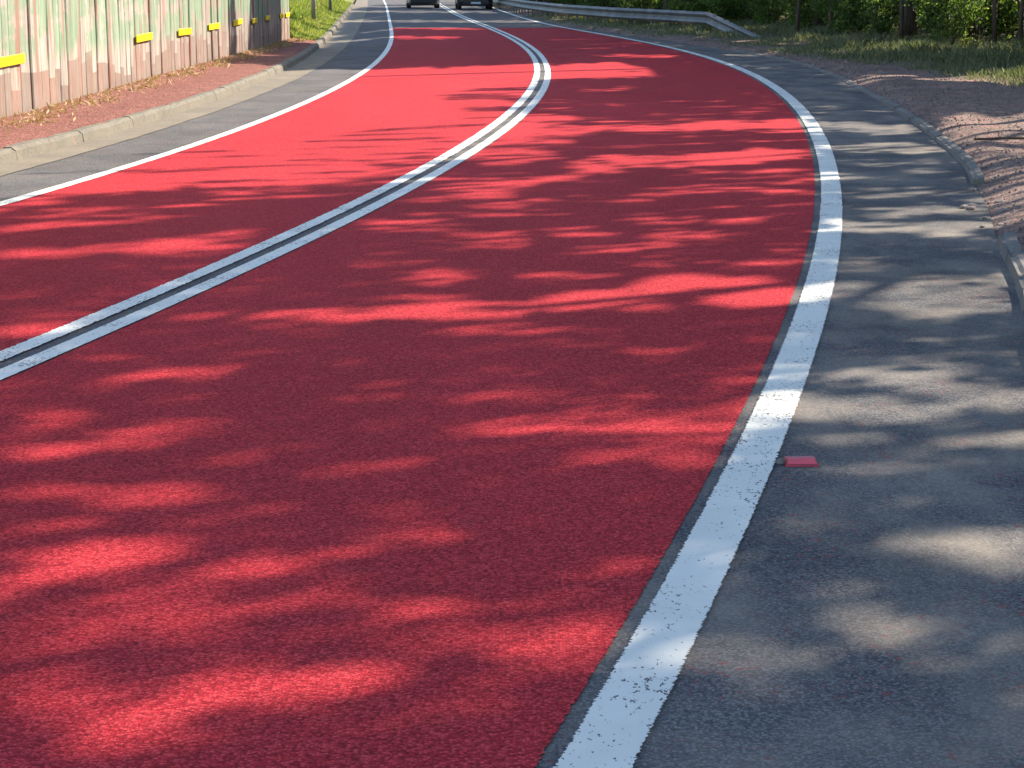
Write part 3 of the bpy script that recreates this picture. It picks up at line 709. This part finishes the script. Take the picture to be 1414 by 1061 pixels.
def sunlit(x, y):
    """share of sunlight wanted at ground points (x, y)"""
    b = np.zeros(len(x))
    jy = 0.12*np.sin(x*2.1+y*0.7)+0.10*np.sin(x*5.3-y*2.9)+0.08*np.sin(x*13+y*4.1)+0.06*np.sin(x*29-y*9)
    inside = inpoly(x, y + jy*2.6, CLEAR)
    b[inside] = 1
    for x0, y0, x1, y1, hy, s, dark in ALLG:
        dx = x1-x0; L2 = dx*dx+(y1-y0)**2
        k = (np.abs(y-(y0+y1)/2) < hy+abs(y1-y0)+.3)
        if not k.any(): continue
        X = x[k]; Y = y[k]
        u = (X-x0)/(dx if abs(dx) > 1e-6 else 1e-6)
        yc = y0 + u*(y1-y0) + hy*(0.22*np.sin(X*6.1+x0*3)+0.16*np.sin(X*14+y0*7)+0.10*np.sin(X*33+y0))
        v = np.abs(2*u-1)
        w = hy*np.sqrt(np.clip(1-(np.clip(v,0,1.15)/1.15)**4, 0, 1))*(1.12+0.3*np.sin(X*3.3+y0*5)+0.2*np.sin(X*8+y0*11))
        w = np.minimum(w, hy*1.4)
        hit = (v < 1.12) & (np.abs(Y-yc) < np.maximum(w, hy*0.3))
        bb = b[k]; bb[hit] = np.minimum(bb[hit], s) if dark else np.maximum(bb[hit], s); b[k] = bb
    # the open left side: bank and the near part of the wall stand in the sun
    lb = (x < KERB_L(y)+0.1) & (y > 46.5)
    b[lb] = np.maximum(b[lb], np.where(np.sin(y[lb]*0.9)+0.5*np.sin(y[lb]*2.3) > 0.75, 0.1, 1))
    b[(x < -8.5) & (y > 49)] = 1
    return b
Sx, Sy, Sz = S
SPOTS = np.array([(10.5,42.4,0.9,.75),(10.9,43.6,1.5,.6),(10.2,41.2,0.5,.45),(9.6,46.2,1.3,.5),(9.3,48.5,0.8,.3),(7.6,57.5,1.2,.7),(7.4,55.8,0.5,.3),(8.3,51.8,0.5,.22),(6.6,65.0,1.3,.8),(5.4,70.5,1.2,.7),(9.0,50.3,1.6,.4),(10.0,44.6,1.9,.5),(7.0,61.5,1.5,.6),(4.5,76.5,1.3,.9),(9.0,46.6,0.35,.2),(10.6,39.8,1.2,.35)])
def sun_hole(P, pad=0.0):
    k = np.zeros(len(P), bool)
    for x_, y_, z_, r_ in SPOTS:
        q = P - np.array([x_, y_, z_]); t_ = q @ np.array(S)
        d2 = (q*q).sum(1) - t_*t_
        k |= (d2 < (r_+pad)**2) & (t_ > 0.6)
    return k
def landing(P):
    """where the shadow of points P falls, following the sun; points behind the wall line count at the wall"""
    t = P[:,2]/Sz
    gx = P[:,0]-Sx*t; gy = P[:,1]-Sy*t
    w = (gx < -5.5) & (gy < 49) & (gy > 12)
    tw = (P[:,0]+5.5)/Sx
    wy = P[:,1]-Sy*tw
    hitw = w & (wy < 48.6)
    return gx, gy, hitw, wy
def wall_light(wy):
    return np.where((wy < 37.8) | (wy > 46.6), 1.0, 0.06)

def stem_tree(rs, h, r, lean, lobes):
    """trunk with limbs reaching the lobes of the crown, local coordinates"""
    b = MB(); n = 8; pts = []; rad = []
    top = h*0.72
    for i in range(n):
        u = i/(n-1)
        pts.append((lean[0]*u*u + rs.normal()*0.05*(i > 0), lean[1]*u*u + rs.normal()*0.05*(i > 0), -0.15 + top*u)); rad.append(r*(1.35 if i == 0 else 1-0.62*u))
    b.tube(pts, rad, 9)
    for (cx_, cy_, cz, rx, ry, rz, ok) in lobes:
        if not ok: continue
        z0 = max(2.2, min(top*0.95, cz-1.8)); u = z0/top
        a = Vector((lean[0]*u*u, lean[1]*u*u, z0)); c = Vector((cx_, cy_, cz))
        q = [a, a.lerp(c, 0.35)+Vector((0,0,0.25)), a.lerp(c, 0.7)+Vector((rs.normal()*.15, rs.normal()*.15, .2)), c]
        b.tube(q, [r*.42, r*.3, r*.2, .02], 6)
    return b

trees = []
def add_tree(x, y, h, seed, vis):
    rs = np.random.RandomState(seed)
    r = 0.07 + 0.008*h*rs.uniform(.7,1.3)
    lean = (-rs.uniform(.2,1.4), -rs.uniform(-.3,.8))
    lobes = []
    nl = 5
    for k in range(nl):
        a = 2*math.pi*(k+rs.uniform(0,.6))/nl; q = rs.uniform(.8,2.2) if k else 0
        rr = rs.uniform(2.0,2.9)
        lobes.append([lean[0]*.8+math.cos(a)*q*1.25, lean[1]*.8+math.sin(a)*q*1.25, h*rs.uniform(.50,.84), rr, rr, rr*rs.uniform(.72,.95)])
    for k in range(2):
        a = rs.uniform(0, 6.28)
        lobes.append([math.cos(a)*1.6, math.sin(a)*1.6, rs.uniform(3.6,5.2), 2.3, 2.3, 1.7])
    trees.append(dict(x=x, y=y, h=h, r=r, lean=lean, lobes=lobes, seed=seed, vis=vis, pts=[]))
sd = 100
y = 3.0
while y < 128:                                  # front row
    x = FOREST(y) + 0.9 + R.uniform(-.5,.9)
    add_tree(x, y, R.uniform(10.5, 14.5) + 2.0*(y > 36), sd, True); sd += 1
    y += R.uniform(3.8, 5.2)
y = 4.0
while y < 132:                                  # second row
    x = FOREST(y) + 5.2 + R.uniform(-.8,1.2)
    add_tree(x, y, R.uniform(14.5, 18.5) + 2.0*(y > 40), sd, y > 20); sd += 1
    y += R.uniform(5.2, 6.6)
LB = []
for ti, t in enumerate(trees):
    z0 = zr(t['x'], t['y']); t['z0'] = z0
    for lo in t['lobes']:
        c = np.array([[t['x']+lo[0], t['y']+lo[1], z0+lo[2]]])
        gx, gy, hw, wy = landing(c)
        lit = sunlit(gx, gy)[0] if not hw[0] else wall_light(wy)[0]
        lo.append(lit < 0.5)
        LB.append((ti, *c[0], *lo[3:6]))
LB = np.array(LB)
OD = 3.6
DEBUG = False
def fill(y0, y1, leafL, rs, OD):
    """put leaves where the ground between y0 and y1 lies in the shade"""
    area = 0.5*leafL*leafL*0.56*0.5             # shading area of one leaf
    W = 16.5
    n = int((y1-y0)*W*Sz*OD/area)
    Y = rs.uniform(y0, y1, n)
    X = KERB_L(Y) - 3.0 + rs.uniform(0, W, n)
    b = sunlit(X + rs.normal(0, .015, n), Y + rs.normal(0, .03, n))
    # where the ray meets the wall first
    tw = (X+5.5)/Sx; hw = (X < -5.5) & (Y > 8)
    wy = Y - Sy*tw
    k = hw & (wy < 48.6) & (wy > 12)
    b[k] = wall_light(wy[k])
    s = np.clip(1+np.log(np.clip(b, 0.02, 1))/OD, 0, 1)
    keep = (rs.uniform(0, 1, n) > s)
    X = X[keep]; Y = Y[keep]; n = len(X)
    # pick a lobe on the way to the sun
    best = np.full(n, -1); bt = np.zeros(n); wsum = np.zeros(n)
    for i, (ti, cx_, cy_, cz, rx, ry, rz) in enumerate(LB):
        ox = (X-cx_)/rx; oy = (Y-cy_)/ry; oz = -cz/rz
        dx = Sx/rx; dy = Sy/ry; dz = Sz/rz
        A = dx*dx+dy*dy+dz*dz; B = ox*dx+oy*dy+oz*dz; Cc = ox*ox+oy*oy+oz*oz-1
        D = B*B-A*Cc
        h = D > 0
        if not h.any(): continue
        sq = np.sqrt(D[h]); ch = 2*sq/A
        idx = np.where(h)[0]
        wsum[idx] += ch
        pick = rs.uniform(0,1,len(idx))*wsum[idx] < ch
        ii = idx[pick]
        best[ii] = i; bt[ii] = (-B[h][pick]/A) + (rs.uniform(-1,1,pick.sum()))*sq[pick]/A
    ok = best >= 0
    P = np.stack([X[ok]+Sx*bt[ok], Y[ok]+Sy*bt[ok], Sz*bt[ok]], 1)
    tis = LB[best[ok], 0].astype(int)
    if DEBUG:
        hh, _, _ = np.histogram2d(Y[~ok], X[~ok]-KERB_L(Y[~ok]), bins=[np.linspace(y0,y1,7), np.arange(-3,14,1.5)]); h2, _, _ = np.histogram2d(Y, X-KERB_L(Y), bins=[np.linspace(y0,y1,7), np.arange(-3,14,1.5)])
        print(y0, y1); print(np.round(hh/np.maximum(h2,1),1))
    return P, tis, np.full(ok.sum(), leafL), int(n-ok.sum())
miss = 0; tot = 0
for (y0, y1, l, od) in ((-3, 9, .15, 1.9), (9, 13, .15, 2.4), (13, 28, .18, 3.2), (28, 45, .28, 3.6), (45, 75, .42, 3.6), (75, 125, .55, 3.6)):
    P, tis, l_, mi = fill(y0, y1, l, NR, od); miss += mi; tot += len(P)
    for ti in np.unique(tis):
        trees[ti]['pts'].append((P[tis == ti], l_[tis == ti]))
print('canopy leaves', tot, 'unfilled', miss)
front_label = ('tall leafy tree at the front edge of the roadside wood', 'tree', 'trees along the right side of the road')
for t in trees:
    rs = np.random.RandomState(t['seed']+1000)
    root = empty('roadside_tree', (t['x'], t['y'], t['z0']))
    stem_tree(rs, t['h'], t['r'], t['lean'], t['lobes']).build('trunk', M['bark'], root, smooth=True)
    # thin even filling so that each crown keeps its round outline
    ex = []
    for lo in t['lobes']:
        n = 520
        q = rs.normal(size=(n,3)); q /= np.linalg.norm(q,axis=1)[:,None]; q *= rs.uniform(.55,1,n)[:,None]**.5
        ex.append(np.array([t['x']+lo[0], t['y']+lo[1], t['z0']+lo[2]]) + q*np.array(lo[3:6]))
    ex = np.concatenate(ex)
    gx, gy, hw, wy = landing(ex)
    b = sunlit(gx, gy); b[hw] = wall_light(wy[hw])
    ex = ex[(b < .08) & ((gx < KERB_L(gy)+20))]
    P = np.concatenate([ex] + [p for p, l in t['pts']]); l = np.concatenate([np.full(len(ex), .26)] + [q for p, q in t['pts']])
    kk = ~sun_hole(P); P = P[kk]; l = l[kk]
    P = P - np.array([t['x'], t['y'], t['z0']])
    l = l*rs.uniform(.75,1.25,len(l))
    V = leaf_verts(P, l, l*.56, rs)
    link('crown', np_mesh('crown', V, 4, M['leaf']), root)
    t['root'] = root

# deeper rows share the meshes of the front ones
back = [t['root'] for t in trees if 25 < t['y'] < 60]
brs = random.Random(3)
bk = []
for row, off in ((0, 10.5), (1, 17.0)):
    y = 30.0
    while y < 175:
        o = copy_tree(back[brs.randrange(len(back))])
        x = FOREST(y)+off+brs.uniform(-1.5,1.5)
        if sun_hole(np.array([[x, y, zz] for zz in (4., 6., 8., 10., 12., 14.)]), 3.2).any():
            y += 2.5; bpy.data.batch_remove([*o.children, o]); continue
        o.location = (x, y, zr(x, y)-0.1); o.rotation_euler = (0,0,brs.uniform(0,6.28)); sc_ = brs.uniform(.56,.68) if row == 0 else brs.uniform(.75,.9); o.scale = (sc_,sc_,sc_)
        bk.append(o)
        y += brs.uniform(5.5, 7.5)
ORD = ['first','second','third','fourth','fifth','sixth','seventh','eighth','ninth','tenth']
nt = 0
for t in sorted(trees, key=lambda q: -q['x']/q['y']):
    x, y = t['x'], t['y']
    inview = x < y*0.275
    if t['vis'] and inview and y < 62: lab, g_ = 'dark trunked tree, %s from the right edge of the photo, behind the grass strip' % ORD[min(nt,9)], 'trees of the wood beside the barrier end'; nt += 1
    elif inview: lab, g_ = 'leafy tree behind the long crash barrier', 'trees behind the crash barrier'
    else: lab, g_ = 'tall roadside tree to the right whose crown shades the near road', 'trees shading the near road'
    tag(t['root'], lab, 'tree', g_)
for o in bk:
    tag(o, 'tree deep in the wood behind the front rows', 'tree', 'trees deep in the wood')

# undergrowth at the foot of the wood
def shrub_mesh(seed, n, spread, h):
    rs = np.random.RandomState(seed)
    b = MB(); tips = []
    for k in range(9):
        a = rs.uniform(0, 6.28); q = rs.uniform(.3,1)*spread; zz = h*rs.uniform(.45,1)
        tip = Vector((math.cos(a)*q, math.sin(a)*q, zz)); tips.append(tip)
        b.tube([(rs.normal()*.06, rs.normal()*.06, -.05), tip*.45+Vector((0,0,.12*h)), tip], [.018,.012,.004], 5)
    cl = []
    for k in range(34):
        tp = tips[rs.randint(9)]; u = rs.uniform(.25,1.08)
        c = np.array(tp)*u + rs.normal(0, .16*spread, 3); c[2] = max(.06, c[2]+.1*h)
        m = n//34; rr = rs.uniform(.10,.24)*spread
        cl.append(c + rs.normal(0,1,(m,3))*rr*np.array([.75,.75,.6]))
    P = np.concatenate(cl); P = P[P[:,2] > .01]
    l = rs.uniform(.06,.15,len(P))
    return b.mesh('stems', M['bark']), np_mesh('foliage', leaf_verts(P, l, l*.62, rs, 0.3), 4, M['shrub'])
SH = [shrub_mesh(500+i, 2600, 1.05+.1*i, 1.5+.35*(i % 3)) for i in range(6)]
def shrub(x, y, s, k, lab, g_, z=None):
    o = empty('shrub', (x, y, (zr(x, y) if z is None else z)-.03), R.uniform(0, 6.28)); o.scale = (s*R.uniform(.85,1.2), s, s*R.uniform(.8,1.2))
    link('stems', SH[k][0], o); link('foliage', SH[k][1], o)
    tag(o, lab, 'shrub', g_)
y = 30.0; i = 0
while y < 125:
    for off in (0.3, 2.0, 4.2):
        x = FOREST(y) + off + R.uniform(-.5,.6)
        s_ = (R.uniform(.55,.85) if off < 1 else R.uniform(.95,1.4))
        if R.random() < (.25 if off < 1 else .08): continue
        if y < 53: shrub(x, y+R.uniform(-.8,.8), s_, i % 6, 'leafy shrub under the trees along the grass strip', 'undergrowth along the grass strip')
        else: shrub(x, y+R.uniform(-.8,.8), s_, i % 6, 'leafy shrub in the undergrowth behind the crash barrier', 'undergrowth behind the crash barrier')
        i += 1
    y += R.uniform(1.5, 2.2) if y < 70 else R.uniform(2.6, 3.4)
# thin saplings at the front of the wood
for (x, y, hh, lab) in ((7.9,54.2,4.6,'thin dark sapling just beyond the buried end of the barrier'),(8.6,52.9,5.2,'slender sapling in the gap between the barrier end and the wood'),(9.1,49.2,4.8,'leaning sapling behind the middle of the grass strip'),(9.5,47.6,5.5,'straight sapling behind the middle of the grass strip'),(10.6,42.9,5.0,'forked pale sapling among the sunlit leaves at the right'),(11.0,42.2,4.4,'thin sapling at the far right edge of the wood')):
    rs = np.random.RandomState(int(x*100)); t_ = empty('sapling', (x, y, zr(x, y))); tag(t_, lab, 'sapling', 'saplings at the edge of the wood')
    b = MB(); lx, ly = rs.normal(0,.35), rs.normal(0,.2)
    b.tube([(lx*(k/6)**1.5+rs.normal()*.02, ly*k/6, -.1+hh*k/6) for k in range(7)], [.06-.007*k for k in range(7)], 7)
    b.tube([(lx*.1, 0, hh*.18), (lx*.3-.25, .1, hh*.34), (lx*.4-.5, .15, hh*.6)], [.03,.022,.008], 6)
    b.build('trunk', M['bark'], t_, smooth=True)
    P = np.array([lx, ly, hh*.85]) + rs.normal(0,1,(900,3))*np.array([.7,.7,.7])
    k_ = ~sun_hole(P+np.array([x,y,0.])); P = P[k_]
    l = rs.uniform(.08,.16,len(P)); link('crown', np_mesh('crown', leaf_verts(P, l, l*.6, rs), 4, M['shrub']), t_)
shrub(-0.9, 117.0, .5, 1, 'small bright shrub at the road edge beside the dark car', None)

# ------------------------------------------------------------------ cars
M['tyre'] = plain('tyre_rubber', (0.025,0.025,0.026), 0.85, 0, 0.2, 20)
M['rim'] = plain('alloy_rim', (0.45,0.45,0.46), 0.35, 0.8, 0.1, 8)
M['glass'] = plain('car_glass', (0.025,0.032,0.036), 0.06, 0, 0.05, 2, 0.9)
M['trim'] = plain('black_trim', (0.03,0.03,0.032), 0.6, 0, 0.15, 10)
M['plate'] = plain('plate_sheet', (0.62,0.66,0.70), 0.4, 0, 0.05, 8)
M['lamp_red'] = plain('tail_lamp', (0.40,0.015,0.015), 0.15, 0, 0.1, 30, 0.8)
M['lamp_clear'] = plain('head_lamp', (0.75,0.78,0.80), 0.08, 0.2, 0.1, 30, 0.9)
M['paint_grey'] = plain('grey_green_paint', (0.34,0.40,0.36), 0.28, 0.35, 0.05, 3, 0.7)
M['paint_dark'] = plain('dark_paint', (0.022,0.022,0.028), 0.22, 0.2, 0.1, 3, 0.7)
def section(y, hw, z0, z1, tuck, k=0.10):
    """closed outline of the body at station y: half width hw, from z0 to z1"""
    zm = z0+(z1-z0)*0.45
    return [(-hw*.90,y,z0),(hw*.90,y,z0),(hw*.985,y,z0+.07),(hw,y,zm),(hw*(1-tuck),y,z1-k*.6),(hw*(1-tuck)*.93,y,z1),(-hw*(1-tuck)*.93,y,z1),(-hw*(1-tuck),y,z1-k*.6),(-hw,y,zm),(-hw*.985,y,z0+.07)]
def make_car(name, paint, L, W, H, hood, clear, wr, boxy):
    """local: +y is the nose, origin on the road under the middle"""
    root = empty(name)
    hw = W/2; hl = L/2
    st = [(-hl,.80,.42,hood*.86),(-hl+.07,.92,.30,hood*.99),(-hl+.35,.985,clear,hood*1.05),(-hl*.45,1,clear,hood*1.04),(0,1,clear,hood*1.0),(hl*.42,1,clear,hood*.98),(hl*.72,.98,clear,hood*.93),(hl-.18,.93,.27,hood*.84),(hl-.04,.82,.32,hood*.72),(hl,.72,.38,hood*.62)]
    b = MB(); b.loft([section(y, hw*w, z0, z1, .05) for y, w, z0, z1 in st]); b.build('body', paint, root, smooth=False)
    ra, rb, rc, rd = (-hl+.18 if boxy else -hl+.55), (-hl+.42 if boxy else -hl+1.25), hl*.12, hl*.52
    zt = H; zb = hood*1.0
    cab = [(ra, .90, zb+.02, .0), (rb, .74, zt-.02, 0), ((rb+rc)/2, .75, zt, 0), (rc, .73, zt-.03, 0), (rd, .88, zb-.02, 0)]
    b = MB()
    ring = []
    for y, w, z, _ in cab:
        ring.append([(-hw*w, y, z), (-hw*w*.86, y, z+.035 if z > zb+.1 else z+.004), (hw*w*.86, y, z+.035 if z > zb+.1 else z+.004), (hw*w, y, z)])
    b.loft(ring, cap=False, closed=False)
    # side faces of the cabin down to the belt line
    for s_ in (-1, 1):
        for (y0, w0, z0, _), (y1, w1, z1, _) in zip(cab, cab[1:]):
            q = [(s_*hw*w0,y0,z0),(s_*hw*w1,y1,z1),(s_*hw*.93,y1,zb-.01),(s_*hw*.93,y0,zb-.01)]
            b.quad(*(q if s_ < 0 else q[::-1]))
    b.build('cabin', paint, root)
    def pane(nm, pts, m, off):
        c = sum((Vector(p) for p in pts), Vector())/len(pts)
        nrm = (Vector(pts[1])-Vector(pts[0])).cross(Vector(pts[2])-Vector(pts[0])).normalized()
        if nrm.dot(c-Vector((0,0,H*.6))) < 0: nrm = -nrm
        b = MB(); qs = [c+(Vector(p)-c)*.90+nrm*off for p in pts]; qi = [q-nrm*.01 for q in qs]
        b.loft([qi, qs]); return b.build(nm, m, root)
    pane('rear_window', [(-hw*.86,ra,zb+.03),(hw*.86,ra,zb+.03),(hw*.66,rb,zt),(-hw*.66,rb,zt)], M['glass'], .012)
    pane('windscreen', [(-hw*.84,rd,zb),(hw*.84,rd,zb),(hw*.66,rc,zt-.01),(-hw*.66,rc,zt-.01)], M['glass'], .02)
    for s_ in (-1, 1):
        ym = (ra+rd)/2
        pane('side_window', [(s_*hw*.93,ym+.04,zb+.04),(s_*hw*.91,rd-.12,zb+.04),(s_*hw*.745,rc,zt-.06),(s_*hw*.755,ym+.04,zt-.04)], M['glass'], .02)
        pane('side_window', [(s_*hw*.93,ym-.04,zb+.04),(s_*hw*.91,ra+.2,zb+.06),(s_*hw*.755,rb+.02,zt-.06),(s_*hw*.755,ym-.04,zt-.04)], M['glass'], .02)
        b = MB(); b.box(s_*hw*.98, s_*(hw+.19), rd-.20, rd-.10, zb+.02, zb+.16); o = link('mirror', bevel(b.mesh('mirror', paint), .025, 2), root)
        b = MB(); b.loft([[(s_*hw*.50,hl-.07,hood*.66),(s_*hw*.86,hl-.18,hood*.66),(s_*hw*.86,hl-.20,hood*.82),(s_*hw*.52,hl-.09,hood*.80)],[(s_*hw*.50,hl+.005,hood*.64),(s_*hw*.84,hl-.07,hood*.64),(s_*hw*.84,hl-.10,hood*.80),(s_*hw*.52,hl-.03,hood*.78)]]); b.build('headlight', M['lamp_clear'], root)
        b = MB(); b.box(s_*hw*.62, s_*hw*.93, -hl-.012, -hl+.14, hood*.72, hood*.93); link('tail_light', bevel(b.mesh('tail_light', M['lamp_red']), .02), root)
        for yw in (-hl+.80, hl-.82):
            b = MB(); tw = .21; xo = s_*(hw-.005); xi = s_*(hw-tw)
            prof = [(xi,wr*.62),(xi,wr*.94),(xi+(xo-xi)*.12,wr),(xi+(xo-xi)*.88,wr),(xo,wr*.94),(xo,wr*.62)]
            ns = 20; rings = [[(px_, yw+math.cos(2*math.pi*k/ns)*r_, wr+math.sin(2*math.pi*k/ns)*r_) for k in range(ns)] for px_, r_ in prof]
            b.loft(rings, cap=False); wh = b.build('wheel', M['tyre'], root, smooth=True)
            b = MB(); b.loft([[(x_, yw+math.cos(2*math.pi*k/ns)*r_, wr+math.sin(2*math.pi*k/ns)*r_) for k in range(ns)] for x_, r_ in ((xi,wr*.6),(xo-s_*.03,wr*.63),(xo-s_*.01,wr*.2))]); b.build('rim', M['rim'], wh)
    b = MB(); b.box(-hw*.80, hw*.80, -hl-.05, -hl+.12, .30, .50); link('rear_bumper', bevel(b.mesh('rear_bumper', M['trim']), .03, 2), root)
    b = MB(); b.box(-hw*.74, hw*.74, hl-.10, hl+.05, .25, .44); link('front_bumper', bevel(b.mesh('front_bumper', M['trim']), .03, 2), root)
    b = MB(); b.box(-.26, .26, -hl-.022, -hl-.006, .56, .68); b.build('rear_plate', M['plate'], root)
    b = MB(); b.box(-.26, .26, hl+.052, hl+.062, .30, .41); b.build('front_plate', M['plate'], root)
    b = MB()
    for k in range(5): b.box(-hw*.45, hw*.45, hl-.05, hl+.015, hood*.62+k*.032-.03, hood*.62+k*.032-.012)
    b.build('grille', M['rim'], root)
    b = MB(); b.box(-hw*.86, hw*.86, -hl+.3, hl-.3, clear-.05, clear+.02); b.build('underbody', M['trim'], root)
    return root
hd = math.atan((KERB_L(112)-KERB_L(104))/8)
c1 = make_car('saloon_car', M['paint_grey'], 4.45, 1.80, 1.44, 0.93, 0.21, 0.31, False)
c1.location = (-5.05, 108.4+2.2, 0.0); c1.rotation_euler = (0, 0, -hd)
tag(c1, 'pale grey green car driving away in the left lane', 'car')
c2 = make_car('hatchback_car', M['paint_dark'], 4.25, 1.88, 1.62, 1.0, 0.24, 0.34, True)
c2.location = (-2.08, 104.2+2.1, 0.0); c2.rotation_euler = (0, 0, math.pi-hd)
tag(c2, 'dark car coming towards us in the right lane', 'car')
